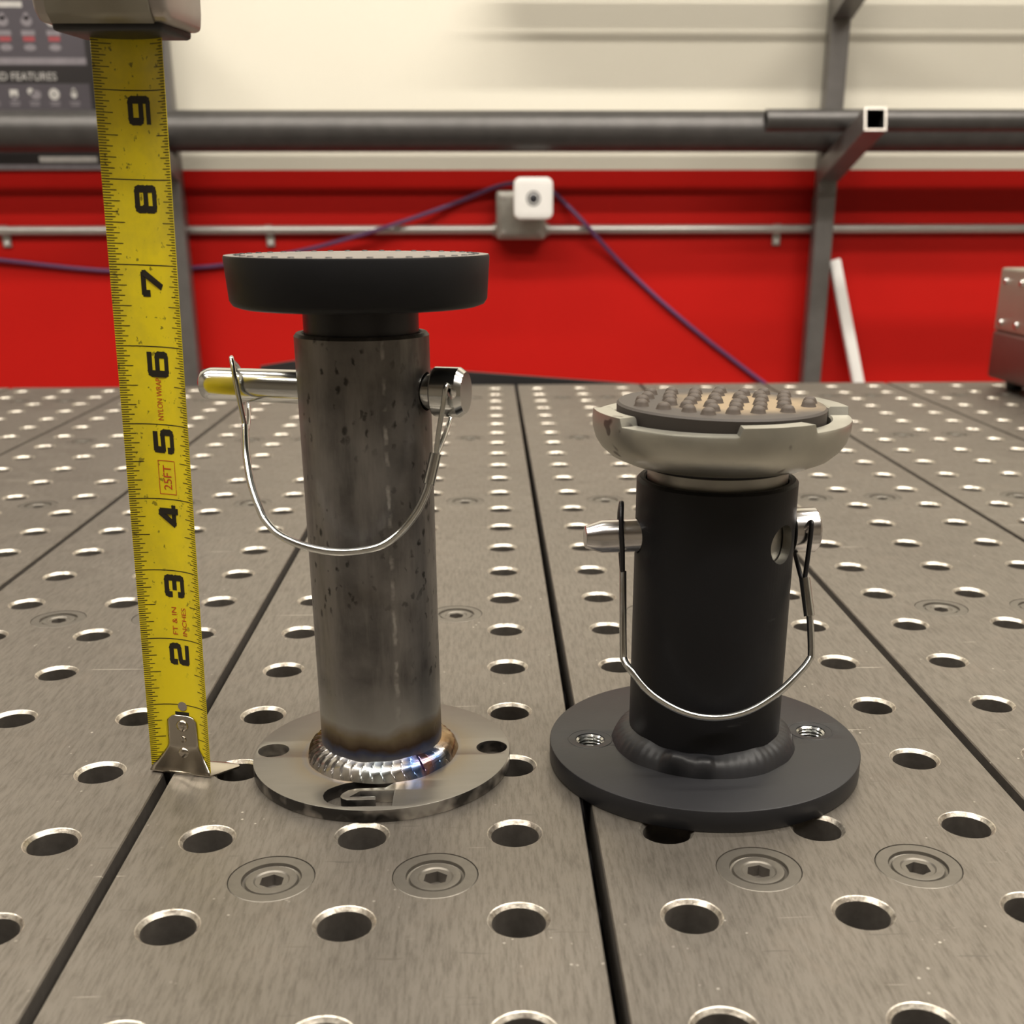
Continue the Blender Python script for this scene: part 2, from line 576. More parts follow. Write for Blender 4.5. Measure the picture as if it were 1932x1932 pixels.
M['rackedge'] = simple('sawn_tube_end', (0.55, 0.51, 0.47), 0.8, 0.4, 0.1, 200)
M['pipe'] = simple('black_iron_pipe', (0.085, 0.08, 0.078), 0.55, 0.40, 0.3, 25)
M['conduit'] = simple('galvanised_conduit', (0.50, 0.48, 0.46), 0.7, 0.35, 0.12, 40)
M['box'] = simple('galvanised_box', (0.40, 0.385, 0.35), 0.6, 0.4, 0.2, 60)
M['white'] = simple('white_plastic', (0.80, 0.78, 0.76), 0.0, 0.4, 0.03, 40)
M['lens'] = simple('dark_lens_glass', (0.03, 0.03, 0.035), 0.0, 0.12, 0.2, 40)
M['cord'] = simple('purple_cord_jacket', (0.115, 0.042, 0.125), 0.0, 0.5, 0.1, 40)
M['poster'] = simple('charcoal_poster_print', (0.075, 0.066, 0.078), 0.0, 0.45, 0.08, 20)
M['posterdark'] = simple('near_black_poster_print', (0.020, 0.017, 0.018), 0.0, 0.45, 0.1, 20)
M['posterink'] = simple('pale_poster_ink', (0.52, 0.50, 0.48), 0.0, 0.5, 0.25, 60)
M['postergrey'] = simple('grey_poster_ink', (0.22, 0.20, 0.22), 0.0, 0.5, 0.25, 60)
M['posterred'] = simple('red_poster_ink', (0.34, 0.06, 0.07), 0.0, 0.5, 0.2, 60)
M['tan'] = simple('tan_box_steel', (0.34, 0.305, 0.25), 0.5, 0.38, 0.15, 12)
M['brown'] = simple('dark_brown_box_base', (0.10, 0.032, 0.026), 0.1, 0.45, 0.15, 30)
M['sheet'] = simple('dark_sheet_steel', (0.045, 0.043, 0.045), 0.5, 0.45, 0.2, 20)
M['ceil'] = simple('pale_ceiling_paint', (0.34, 0.32, 0.28), 0.0, 0.8, 0.05, 3)
M['sidewall'] = simple('cream_side_wall_paint', (0.30, 0.27, 0.22), 0.0, 0.6, 0.06, 3)
M['floor'] = simple('grey_concrete', (0.24, 0.225, 0.205), 0.0, 0.55, 0.2, 5)
M['lamphouse'] = simple('white_lamp_housing', (0.8, 0.8, 0.78), 0.0, 0.5, 0.03, 10)

def emit(name, col, strength):
    n = NT(name)
    n.b.inputs['Emission Color'].default_value = (*col, 1)
    n.b.inputs['Emission Strength'].default_value = strength
    n.m.cycles.emission_sampling = 'NONE'
    return n.set(col, 0, 0.5)
M['tubelight'] = emit('lit_lamp_tube', LIGHT_COL, 6.0)

# ------------------------------------------------------------------ the room
def struct(name, vf, mat):
    o = mesh_obj(name, vf[0], vf[1], mat, smooth=0)
    o['kind'] = 'structure'
    return o
WX, WY0, WY1, FZ = 3600, -4200, 2290, -914
struct('floor', box(-WX, WX, WY0, WY1, FZ - 60, FZ), M['floor'])
struct('ceiling', box(-WX, WX, WY0, WY1, CEIL + 80, CEIL + 140), M['ceil'])
struct('wall_back', box(-WX, WX, WY1, WY1 + 100, FZ, CEIL + 80), M['wall'])
struct('wall_left', box(-WX - 100, -WX, WY0, WY1, FZ, CEIL + 80), M['sidewall'])
struct('wall_right', box(WX, WX + 100, WY0, WY1, FZ, CEIL + 80), M['sidewall'])
struct('wall_front', box(-WX, WX, WY0 - 100, WY0, FZ, CEIL + 80), M['sidewall'])

# ceiling fixtures: housing, two tubes and the light they give
for i, (fx, fy, wt) in enumerate(FIXTURES):
    where = ('near the red wall', 'above the table', 'behind the viewer')[i // 2]
    side = ('left', 'right')[i % 2]
    t = thing('strip_light', 'long white ceiling strip light %s, %s of the pair' % (where, side), 'light',
              (fx, fy, CEIL), 'ceiling strip lights')
    mesh_obj('housing', *join(box(-FIX_L / 2, FIX_L / 2, -FIX_W / 2, FIX_W / 2, 30, 80),
                              box(-FIX_L / 2, FIX_L / 2, -FIX_W / 2, -FIX_W / 2 + 6, 0, 30),
                              box(-FIX_L / 2, FIX_L / 2, FIX_W / 2 - 6, FIX_W / 2, 0, 30)), M['lamphouse'], t, 0)
    for s in (-1, 1):
        mesh_obj('lamp_tube', *tube([(-FIX_L / 2 + 20, s * 35, 18), (FIX_L / 2 - 20, s * 35, 18)], 12, 10), M['tubelight'], t)
    ld = bpy.data.lights.new('strip_glow', 'AREA')
    ld.shape = 'RECTANGLE'
    ld.size, ld.size_y = FIX_L * S, FIX_W * S * 0.8
    ld.energy = wt
    ld.color = LIGHT_COL
    lo = bpy.data.objects.new('strip_glow', ld)
    link(lo, t)
    lo.location = (0, 0, -6 * S)

# ------------------------------------------------------------------ welding table
G = 50.8
HB, CB = 11.4, 14.0            # half size of hole cells and of bolt cells
ROW0, ROW1 = -4, 22
BOLT_ROWS = (-4.5 + 5, 5.5, 10.5, 15.5, 20.5)
T_TH = 19.0
Y_END = 1152.0
TX0, TX1 = -14.5 * G, 15.5 * G
TY0 = (ROW0 - 0.5) * G

def sq_pts(cx, cy, h, n):
    out = []
    for k in range(n):
        a = 2 * PI * (k + 0.5 * 0) / n
        c, s = math.cos(a), math.sin(a)
        m = max(abs(c), abs(s))
        out.append((cx + h * c / m, cy + h * s / m))
    return out

def make_plate():
    V, F, MI = [], [], []
    def face(idx, hint, mi):
        a, b, c = (Vector(V[i]) for i in idx[:3])
        nrm = (b - a).cross(c - a)
        F.append(tuple(idx) if nrm.dot(hint) >= 0 else tuple(reversed(idx)))
        MI.append(mi)
    UP = Vector((0, 0, 1))
    def quad(p, mi=0, hint=UP):
        n = len(V)
        V.extend(p)
        face(list(range(n, n + len(p))), hint, mi)
    def ring(A, B, mi, cx=None, cy=None):
        n = len(A)
        b = len(V)
        V.extend(A); V.extend(B)
        for k in range(n):
            k2 = (k + 1) % n
            h = UP if cx is None else Vector((cx - A[k][0], cy - A[k][1], 0))
            face([b + k, b + k2, b + n + k2, b + n + k], h, mi)
    xs = [-73.9, -G - HB, -G + HB, -HB, HB, G - HB, G + HB, 73.9]
    ys = [TY0]
    for j in range(ROW0, ROW1 + 1):
        ys += [j * G - HB, j * G + HB]
    ys.append(Y_END)
    N = 32
    for ix in range(7):
        for iy in range(len(ys) - 1):
            x0, x1, y0, y1 = xs[ix], xs[ix + 1], ys[iy], ys[iy + 1]
            hx, hy = ix % 2 == 1, iy % 2 == 1
            cx, cy = (x0 + x1) / 2, (y0 + y1) / 2
            if hx and hy:
                sq = [(p[0], p[1], 0) for p in sq_pts(cx, cy, HB, N)]
                cr = lambda r, z: [(cx + r * math.cos(2 * PI * k / N), cy + r * math.sin(2 * PI * k / N), z) for k in range(N)]
                ring(sq, cr(9.35, 0), 0)
                ring(cr(9.35, 0), cr(9.0, -0.18), 1)
                ring(cr(9.0, -0.18), cr(8.0, -1.3), 1)
                ring(cr(8.0, -1.3), cr(7.94, -T_TH), 2, cx, cy)
            elif (not hx) and (not hy) and ix in (2, 4) and any(abs(cy - b * G) < 1 for b in BOLT_ROWS):
                sq = [(p[0], p[1], 0) for p in sq_pts(cx, cy, CB, N)]
                cr = lambda r, z: [(cx + r * math.cos(2 * PI * k / N), cy + r * math.sin(2 * PI * k / N), z) for k in range(N)]
                ring(sq, cr(13.5, 0), 0)
                ring(cr(13.5, 0), cr(13.5, -6), 2, cx, cy)
                quad(cr(13.5, -6), 2)
            else:
                quad([(x0, y0, 0), (x1, y0, 0), (x1, y1, 0), (x0, y1, 0)], 0)
    # long and short sides of the plate, with a small broken edge
    for sx in (-1, 1):
        a = sx * 73.9; b = sx * 74.3
        quad([(a, TY0, 0), (a, Y_END, 0), (b, Y_END, -0.5), (b, TY0, -0.5)], 0)
        quad([(b, TY0, -0.5), (b, Y_END, -0.5), (b, Y_END, -T_TH), (b, TY0, -T_TH)], 2, Vector((sx, 0, 0)))
    for yy in (TY0, Y_END):
        quad([(-74.3, yy, 0), (74.3, yy, 0), (74.3, yy, -T_TH), (-74.3, yy, -T_TH)], 2, Vector((0, -1 if yy == TY0 else 1, 0)))
    me = bpy.data.meshes.new('table_plate')
    me.from_pydata([(v[0] * S, v[1] * S, v[2] * S) for v in V], [], F)
    for m in ('table', 'edge', 'bore'):
        me.materials.append(M[m])
    for p, i in zip(me.polygons, MI):
        p.material_index = i
    bm = bmesh.new()
    bm.from_mesh(me)
    bmesh.ops.remove_doubles(bm, verts=bm.verts, dist=1e-6)
    bm.to_mesh(me)
    bm.free()
    for p in me.polygons:
        p.use_smooth = True
    me.set_sharp_from_angle(angle=R_(20))
    return me

def make_bolt():
    prof = [(0, -5.9), (13.2, -5.9), (13.25, -0.25), (13.0, -0.08), (9.3, -0.08), (9.0, -1.1), (8.3, -1.4),
            (7.9, -0.55), (7.3, -0.45), (5.6, -0.55), (5.1, -0.95)]
    vf = lathe(prof, 48)
    # hexagon socket
    n = 48
    A = [(5.1 * math.cos(2 * PI * k / n), 5.1 * math.sin(2 * PI * k / n), -0.95) for k in range(n)]
    def hexr(a): 
        b = (a % (PI / 3)) - PI / 6
        return 3.95 * math.cos(PI / 6) / math.cos(b)
    B = [(hexr(2 * PI * k / n) * math.cos(2 * PI * k / n), hexr(2 * PI * k / n) * math.sin(2 * PI * k / n), -1.05) for k in range(n)]
    C = [(x, y, -4.8) for x, y, z in B]
    V = A + B + C
    F = [(k, (k + 1) % n, n + (k + 1) % n, n + k) for k in range(n)]
    F2 = [(n + k, n + (k + 1) % n, 2 * n + (k + 1) % n, 2 * n + k) for k in range(n)] + [tuple(range(2 * n, 3 * n))]
    v, f = join(vf, (V, F), (V, F2))
    me = bpy.data.meshes.new('bolt')
    me.from_pydata([(q[0] * S, q[1] * S, q[2] * S) for q in v], [], f)
    nb = len(vf[1]) + len(F)
    fm = [0] * nb + [1] * len(F2)
    fin(me, None, 25, [M['bolt'], M['bore']], fm)
    return me

table = thing('welding_table', 'grey steel welding table top with rows of drilled holes and long seams', 'table', (0, 0, 0))
pm, bmesh_bolt = make_plate(), make_bolt()
rnd = random.Random(4)
for k in range(10):
    cx = (-13 + 3 * k) * G
    p = link(bpy.data.objects.new('table_plate', pm), table)
    at(p, cx, 0, 0)
    for b in BOLT_ROWS:
        for s in (-0.5, 0.5):
            bo = link(bpy.data.objects.new('bolt', bmesh_bolt), p)
            at(bo, s * G, b * G, 0)
            bo.rotation_euler = (0, 0, rnd.uniform(0, 1.0))
for (x0, x1, y0, y1) in [(TX0, TX1, TY0 + 2, TY0 + 14), (TX0, TX1, Y_END - 14, Y_END - 2),
                         (TX0, TX0 + 12, TY0 + 14, Y_END - 14), (TX1 - 12, TX1, TY0 + 14, Y_END - 14)]:
    mesh_obj('apron', *box(x0 + 3, x1 - 3, y0, y1, -120, -T_TH), M['sheet'], table, 0)
mesh_obj('added_dark_panel', *box(TX0 + 20, TX1 - 20, TY0 + 20, Y_END - 20, -118, -112), M['sheet'], table, 0)  # added unseen panel that keeps the space below the holes dark
for lx in (TX0 + 50, TX1 - 50):
    for ly in (TY0 + 60, Y_END - 60):
        mesh_obj('leg', *box(lx - 35, lx + 35, ly - 35, ly + 35, FZ, -119), M['sheet'], table, 0)

# ------------------------------------------------------------------ left stand (bare steel, flat black pad)
LX, LY, LT = -48.4, 107.1, 4.76
ls = thing('pad_stand', 'tall bare steel pad stand with welded tube and flat black rubber pad', 'stand', (LX, LY, 0), 'pad stands on the table')
GP = [(7.22, -26.1), (-1.62, -25.93), (-7.04, -26.07), (-10.79, -27.21), (-14.36, -29.6), (-16.4, -31.6), (-17.3, -33.6), (-17.55, -36.09),
      (-16.9, -38.95), (-15.33, -41.4), (-12.67, -43.27), (-9.76, -44.3), (-6.95, -44.5), (6.79, -44.4), (6.78, -33.11),
      (-5.12, -33.3), (-8.3, -37.35), (0.56, -37.2), (0.87, -39.75), (-8.95, -39.9), (-10.6, -38.8), (-11.4, -37.7), (-11.59, -36.4),
      (-11.07, -34.7), (-9.44, -32.5), (-6.9, -31.3), (3.62, -30.7)]
base = plate2d('base_plate', circle(0, 0, 47.7, 96), [circle(-41.0, 1.1, 5.7, 40), circle(40.9, 0.9, 5.7, 40), GP], 0, LT, M['plate'], ls, 0.25)
tb = mesh_obj('tube', *lathe([(22.2, LT), (22.2, 155.9), (21.4, 156.9), (20.0, 156.9), (19.4, 156.4), (19.4, LT)], 96, closed=True), M['tube'], ls, 30)
th = R_(-16)
pd = Vector((math.cos(th), math.sin(th), 0))
PZ = 138.2
cut(tb, [axis_lathe([(0, -60), (6.3, -60), (6.3, 60), (0, 60)], (0, 0, PZ), pd, 40)])
# weld bead: overlapping ripples around the foot of the tube
def bead():
    V, F = [], []
    na, ns = 768, 13
    for i in range(na):
        a = 2 * PI * i / na
        wob = 0.45 * math.sin(a * 5.0 + 1) + 0.3 * math.sin(a * 11.0)
        for j in range(ns):
            t = j / (ns - 1)
            ph = 44 * a / (2 * PI) + 0.6 * (1 - (2 * t - 1) ** 2)
            rip = (ph - math.floor(ph))
            bul = math.sin(PI * t)
            amp = bul * (0.9 + 1.1 * rip)
            r0, z0 = 22.0, LT + 5.8 + wob * 0.5
            r1, z1 = 28.0 + wob * 0.6, LT - 0.05
            r = r0 + (r1 - r0) * t + amp * 0.62
            z = z0 + (z1 - z0) * t + amp * 0.62
            if -0.62 < math.atan2(math.sin(a + 0.72), math.cos(a + 0.72)) * 3 < 0.62:
                r += 0.9 * bul; z += 0.9 * bul
            V.append((r * math.cos(a), r * math.sin(a), z))
    for i in range(na):
        i2 = (i + 1) % na
        for j in range(ns - 1):
            F.append((i * ns + j, i2 * ns + j, i2 * ns + j + 1, i * ns + j + 1))
    return V, F
mesh_obj('weld_bead', *bead(), M['weld'], ls, 40)['label'] = 'rippled weld bead with blue and straw heat colours'
mesh_obj('shaft', *lathe([(0, 120), (18.9, 120), (18.9, 167), (0, 167)], 64), M['shaft'], ls)
pad = mesh_obj('rubber_pad', *lathe([(0, 165.2), (38.6, 165.2), (40.6, 165.9), (41.6, 167.4), (42.5, 180.4), (42.2, 181.1)], 96), M['rubber'], ls, 40)
mesh_obj('pad_face', *lathe([(42.2, 181.1), (30, 181.15), (0, 181.2)], 96), M['padtop'], pad)
dv = []
for k in range(40):
    a = 2 * PI * k / 40 + 0.04
    dv.append(lathe([(0, 181.45), (0.9, 181.4), (1.1, 181.1)], 10, 38.2 * math.cos(a), 38.2 * math.sin(a)))
dm = mesh_obj('pad_dots', *join(*dv), M['caseblack'], pad)
dm['kind'] = 'stuff'
# locking pin with drilled head
pin = mesh_obj('locking_pin', *axis_lathe([(0, -60.0), (3.6, -60.0), (5.0, -58.9), (5.6, -56.5), (5.65, -55), (5.65, 25), (0, 25)], (0, 0, PZ), pd, 48), M['zinc'], ls, 40)
hd = mesh_obj('pin_head', *axis_lathe([(0, 24.8), (7.7, 24.8), (8.1, 25.3), (8.1, 33.6), (6.6, 35.6), (0, 35.6)], (0, 0, PZ), pd, 56), M['zinc'], pin, 40)
hc = pd * 30.2
cut(hd, [tube([(hc.x + 0.5, hc.y - 14, PZ + 2.4), (hc.x, hc.y + 14, PZ - 6)], 1.75, 20)])
def rel(P, ox, oy): return [(p[0] - ox, p[1] - oy, p[2]) for p in P]
LW = [(-90.3, 112.0, 125.5), (-89.3, 105.0, 118.3), (-87.2, 98.0, 109.8), (-84.2, 92.0, 103.0), (-81.4, 88.0, 98.5), (-76.5, 83.0, 94.9),
      (-70.1, 80.0, 92.4), (-63.1, 78.0, 90.8), (-56.1, 77.0, 90.1), (-49.2, 77.0, 90.5), (-42.3, 77.0, 92.1), (-36.7, 78.0, 95.8),
      (-31.7, 79.0, 101.2), (-28.2, 81.0, 107.1), (-26.2, 83.0, 112.4), (-24.2, 86.0, 120.0)]
LE = [(-90.3, 112.0, 124.0), (-90.5, 112.0, 126.5), (-91.4, 111.8, 134.1), (-92.4, 112.3, 141.7), (-93.7, 116.0, 147.4), (-94.2, 120.0, 146.2),
      (-93.7, 126.6, 142.6), (-92.0, 127.0, 133.0), (-90.5, 120.0, 127.5), (-89.9, 113.0, 124.0)]
RE = [(-24.4, 85.6, 119.0), (-24.0, 86.0, 121.0), (-23.1, 87.0, 127.1), (-21.5, 87.6, 135.4), (-20.4, 89.0, 141.6), (-19.9, 94.0, 139.5),
      (-19.6, 105.5, 134.0), (-19.7, 107.5, 129.0), (-21.7, 97.0, 124.0), (-23.8, 87.6, 120.0)]
wr = mesh_obj('bail_wire', *tube(smooth_path(rel(LW, LX, LY), 6), 1.3, 12), M['zinc'], ls, 60)
mesh_obj('wire_eye', *tube(smooth_path(rel(LE, LX, LY), 6), 0.85, 10), M['zinc'], wr, 60)
mesh_obj('wire_eye', *tube(smooth_path(rel(RE, LX, LY), 6), 0.85, 10), M['zinc'], wr, 60)
fp = rel([(-26.6, 82.6, 111.0), (-24.2, 86.0, 120.2)], LX, LY)
mesh_obj('ferrule', *tube(fp, 1.95, 16), M['zinc'], wr, 40)

# ------------------------------------------------------------------ right stand (black, cast cup, studded pad)
RX, RY, RT = 72.0, 105.5, 8.0
rs = thing('pad_stand', 'short black painted pad stand with silver cup and studded rubber pad', 'stand', (RX, RY, 0), 'pad stands on the table')
bp = plate2d('base_plate', circle(0, 0, 57.6, 112), [circle(-42.4, 1.2, 5.3, 40), circle(42.4, 5.4, 5.3, 40)], 0, RT, M['blackplate'], rs, 0.6)
for hx, hy in ((-42.4, 1.2), (42.4, 5.4)):
    pr = []
    for k in range(6):
        z = RT - 0.5 - k * 1.25
        pr += [(5.3, z), (4.55, z - 0.6)]
    pr.append((5.3, 0.2))
    mesh_obj('thread_insert', *lathe(pr, 40, hx, hy), M['zinc'], bp, 20)
    mesh_obj('insert_ring', *lathe([(7.9, RT - 0.02), (8.05, RT + 0.12), (8.35, RT + 0.12), (8.5, RT - 0.02)], 40, hx, hy), M['blackplate'], bp, 20)
rt = mesh_obj('tube', *lathe([(27.8, RT), (27.8, 106.9), (26.8, 107.9), (25.3, 107.9), (24.6, 107.3), (24.6, RT)], 96, closed=True), M['black'], rs, 30)
th2 = R_(5)
pd2 = Vector((math.cos(th2), math.sin(th2), 0))
PZ2 = 87.7
ha = R_(-44)
cut(rt, [axis_lathe([(0, -60), (6.2, -60), (6.2, 60), (0, 60)], (0, 0, PZ2), pd2, 40),
         axis_lathe([(0, 10), (6.7, 10), (6.7, 60), (0, 60)], (0, 0, 88.4), (math.cos(ha), math.sin(ha), 0), 40)], M['cshaft'])
def bead2():
    V, F = [], []
    na, ns = 240, 9
    rn = random.Random(2)
    ph = [rn.uniform(0, 6.28) for _ in range(6)]
    for i in range(na):
        a = 2 * PI * i / na
        wob = 0.5 * math.sin(a * 4 + ph[0]) + 0.35 * math.sin(a * 9 + ph[1]) + 0.2 * math.sin(a * 17 + ph[2])
        d = math.atan2(math.sin(a - R_(-117)), math.cos(a - R_(-117)))
        lump = math.exp(-(d / 0.15) ** 4) + 0.7 * math.exp(-((d - 0.30) / 0.11) ** 2)
        for j in range(ns):
            t = j / (ns - 1)
            bul = math.sin(PI * t)
            amp = bul * (1.5 + 0.16 * math.sin(a * 60 + 2 * t) + lump * (3.6 + 0.6 * math.sin(a * 33)))
            r = 27.6 + (6.6 + wob * 0.5) * t + amp * 0.55
            z = RT + (6.8 + wob * 0.6) * (1 - t) - 0.05 + amp * 0.75
            V.append((r * math.cos(a), r * math.sin(a), z))
    for i in range(na):
        i2 = (i + 1) % na
        for j in range(ns - 1):
            F.append((i * ns + j, i2 * ns + j, i2 * ns + j + 1, i * ns + j + 1))
    return V, F
mesh_obj('weld_bead', *bead2(), M['blackplate'], rs, 60)
mesh_obj('shaft', *lathe([(0, 60), (24.2, 60), (24.2, 113.6), (0, 113.6)], 72), M['cshaft'], rs, 40)
mesh_obj('neck_weld', *lathe([(23.9, 111.6), (25.0, 111.7), (26.3, 112.3), (26.8, 113.1), (26.4, 113.6), (24.0, 113.9)], 72), M['caseblack'], rs, 60)
# cup: bowl turned with four raised tabs on its rim
def cup():
    V, F = [], []
    prof = [(0, 113.0), (24.0, 113.0), (28.0, 113.3), (32.5, 114.2), (37.6, 116.5), (40.6, 119.2), (42.4, 122.0), (43.4, 125.5), (43.6, 128.4), (43.3, 129.0, 1),
            (37.2, 129.0, 1), (36.6, 128.4, 1), (36.4, 122.0), (0, 121.5)]
    seg = 240
    tabs = [R_(q) for q in (-75, 15, 105, 195)]
    n = len(prof)
    for k in range(seg):
        a = 2 * PI * k / seg
        up = 0.0
        for tcen in tabs:
            d = abs(math.atan2(math.sin(a - tcen), math.cos(a - tcen)))
            w = R_(18.0)
            up = max(up, min(1.0, max(0.0, (w - d) / R_(1.2))))
        for q in prof:
            z = q[1] + (2.7 * up if len(q) > 2 else 0.0)
            V.append((q[0] * math.cos(a), q[0] * math.sin(a), z))
    for k in range(seg):
        k2 = (k + 1) % seg
        for i in range(n - 1):
            a, b, c_, d = k * n + i, k2 * n + i, k2 * n + i + 1, k * n + i + 1
            if prof[i][0] == 0: F.append((a, c_, d))
            elif prof[i + 1][0] == 0: F.append((a, b, c_))
            else: F.append((a, b, c_, d))
    return V, F
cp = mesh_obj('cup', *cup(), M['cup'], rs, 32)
cp['label'] = 'silver cast cup with four raised rim tabs'
PT = 133.2
rp = mesh_obj('rubber_pad', *lathe([(0, 121.6), (34.6, 121.6), (35.2, 124), (35.4, PT - 0.7), (34.7, PT), (0, PT)], 96), M['pad'], rs, 40)
rp['label'] = 'dusty dark rubber pad covered in round studs'
sm = None
rn = random.Random(8)
spots = []
for j in range(-5, 6):
    for i in range(-5, 6):
        x, y = i * 9.0 + (2.0 if j % 2 else -2.0), j * 7.6
        x, y = x * math.cos(0.3) - y * math.sin(0.3), x * math.sin(0.3) + y * math.cos(0.3)
        if math.hypot(x, y) < 30.0:
            spots.append((x + rn.uniform(-.9, .9), y + rn.uniform(-.9, .9)))
sv = lathe([(2.75, -0.15), (2.45, 0.25), (2.2, 1.1), (1.75, 1.8), (1.0, 2.25), (0, 2.4)], 18)
for x, y in spots:
    if sm is None:
        o = mesh_obj('stud', sv[0], sv[1], M['stud'], rp, 50)
        sm = o.data
    else:
        o = link(bpy.data.objects.new('stud', sm), rp)
    at(o, x, y, PT)
for o in (rp,):
    o.rotation_euler = (0, R_(1.0), 0)
    o.location = (-2.33 * S, 0, 0.0)
pin2 = mesh_obj('locking_pin', *axis_lathe([(0, -46.2), (3.4, -46.2), (3.9, -45.9), (5.75, -40.4), (5.75, 27), (0, 27)], (0, 0, PZ2), pd2, 48), M['chrome'], rs, 40)
hd2 = mesh_obj('pin_head', *axis_lathe([(0, 27.4), (7.6, 27.4), (8.0, 27.8), (8.0, 36.2), (7.4, 36.9), (0, 36.9)], (0, 0, PZ2), pd2, 56), M['chrome'], pin2, 40)
hc2 = pd2 * 33.0
cut(hd2, [tube([(hc2.x - 0.6, hc2.y - 14, PZ2 + 5.5), (hc2.x - 0.6, hc2.y + 14, PZ2 - 8)], 1.7, 20)])
RW = [(39.2, 98.0, 76.2), (38.7, 90.0, 62.9), (38.5, 84.6, 51.5), (38.7, 83.4, 48.9), (40.7, 80.0, 46.2), (47.8, 76.0, 38.7), (58.6, 73.5, 32.9), (69.6, 73.0, 30.9),
      (80.6, 73.5, 32.9), (90.9, 76.0, 38.2), (98.8, 80.0, 43.8), (103.4, 83.4, 47.8), (104.3, 85.0, 50.5), (104.5, 92.0, 62.3), (103.2, 97.0, 73.0)]
E1 = [(39.1, 97.6, 74.0), (39.0, 97.4, 77.0), (38.4, 95.2, 86.2), (37.9, 95.6, 93.5), (38.3, 99.5, 99.0), (38.7, 104.0, 99.0), (38.9, 109.6, 93.5), (39.3, 109.0, 83.0), (39.2, 99.5, 75.0)]
E2 = [(103.2, 96.8, 71.0), (103.3, 97.0, 73.5), (104.0, 98.0, 80.8), (104.7, 99.2, 91.8), (104.6, 103.0, 91.4), (104.4, 116.0, 85.0), (103.2, 116.0, 81.0), (102.7, 104.0, 75.0), (102.9, 98.0, 71.5)]
w2 = mesh_obj('bail_wire', *tube(smooth_path(rel(RW, RX, RY), 6), 1.25, 12), M['zinc'], rs, 60)
mesh_obj('wire_eye', *tube(smooth_path(rel(E1, RX, RY), 6), 0.9, 10), M['shaft'], w2, 60)
mesh_obj('wire_eye', *tube(smooth_path(rel(E2, RX, RY), 6), 0.85, 10), M['shaft'], w2, 60)
mesh_obj('ferrule', *tube(rel([(104.4, 91.2, 61.2), (103.2, 97.0, 73.2)], RX, RY), 1.95, 16), M['zinc'], w2, 40)

# ------------------------------------------------------------------ tape measure
tm = thing('tape_measure', 'yellow tape measure standing on its hook with grey case at the top', 'tape measure', (0, 0, 0))
rr = Vector((0.972, -0.234, 0)).normalized()
uu = Vector((0.0336, 0.0155, 1)).normalized()
rr = (rr - uu * rr.dot(uu)).normalized()
yy = uu.cross(rr)
tm.matrix_world = Matrix(((rr.x, yy.x, uu.x, -121.3 * S), (rr.y, yy.y, uu.y, 103.5 * S), (rr.z, yy.z, uu.z, 0.3 * S), (0, 0, 0, 1)))
RB = 20.0
HALF = 12.5
def on_blade(a, v, off=0.05):
    t = a / RB
    return ((RB - off) * math.sin(t), -(RB - (RB - off) * math.cos(t)), v)
def grid_map(V2, F2, fn):
    return [fn(x, y) for x, y in V2], F2
TOPV = 262.0
bv, bf = [], []
na = 24
lev = [0.6 + (TOPV - 0.6) * k / 60 for k in range(61)]
for v in lev:
    for side in (0.0, -0.16):
        for i in range(na + 1):
            bv.append(on_blade(-HALF + 2 * HALF * i / na, v, side))
w = na + 1
for k in range(60):
    for i in range(na):
        a = k * 2 * w + i
        bf.append((a, a + 1, a + 2 * w + 1, a + 2 * w))
        a += w
        bf.append((a + 1, a, a + 2 * w, a + 2 * w + 1))
    for i in (0, na):
        a = k * 2 * w + i
        bf.append((a, a + w, a + 3 * w, a + 2 * w))
blade = mesh_obj('blade', bv, bf, M['yellow'], tm, 60)
# graduations
tv = []
def tick(a0, a1, v, wd):
    n = max(1, int(abs(a1 - a0) / 2.0))
    V, F = [], []
    for i in range(n + 1):
        a = a0 + (a1 - a0) * i / n
        V += [on_blade(a, v - wd / 2, 0.05), on_blade(a, v + wd / 2, 0.05)]
    for i in range(n):
        F.append((2 * i, 2 * i + 2, 2 * i + 3, 2 * i + 1))
    tv.append((V, F))
for q in range(1, int(9.9 * 32)):
    v = q * 25.4 / 32
    if q % 32 == 0: tick(-HALF, HALF, v, 0.30); continue
    L = 5.9 if q % 16 == 0 else 4.9 if q % 8 == 0 else 4.1 if q % 4 == 0 else 3.2 if q % 2 == 0 else 2.3
    tick(-HALF, -HALF + L, v, 0.24)
    if q > 3: tick(HALF, HALF - L, v, 0.24)
tk = mesh_obj('graduation_marks', *join(*tv), M['ink'], blade, 0)
tk['kind'] = 'stuff'
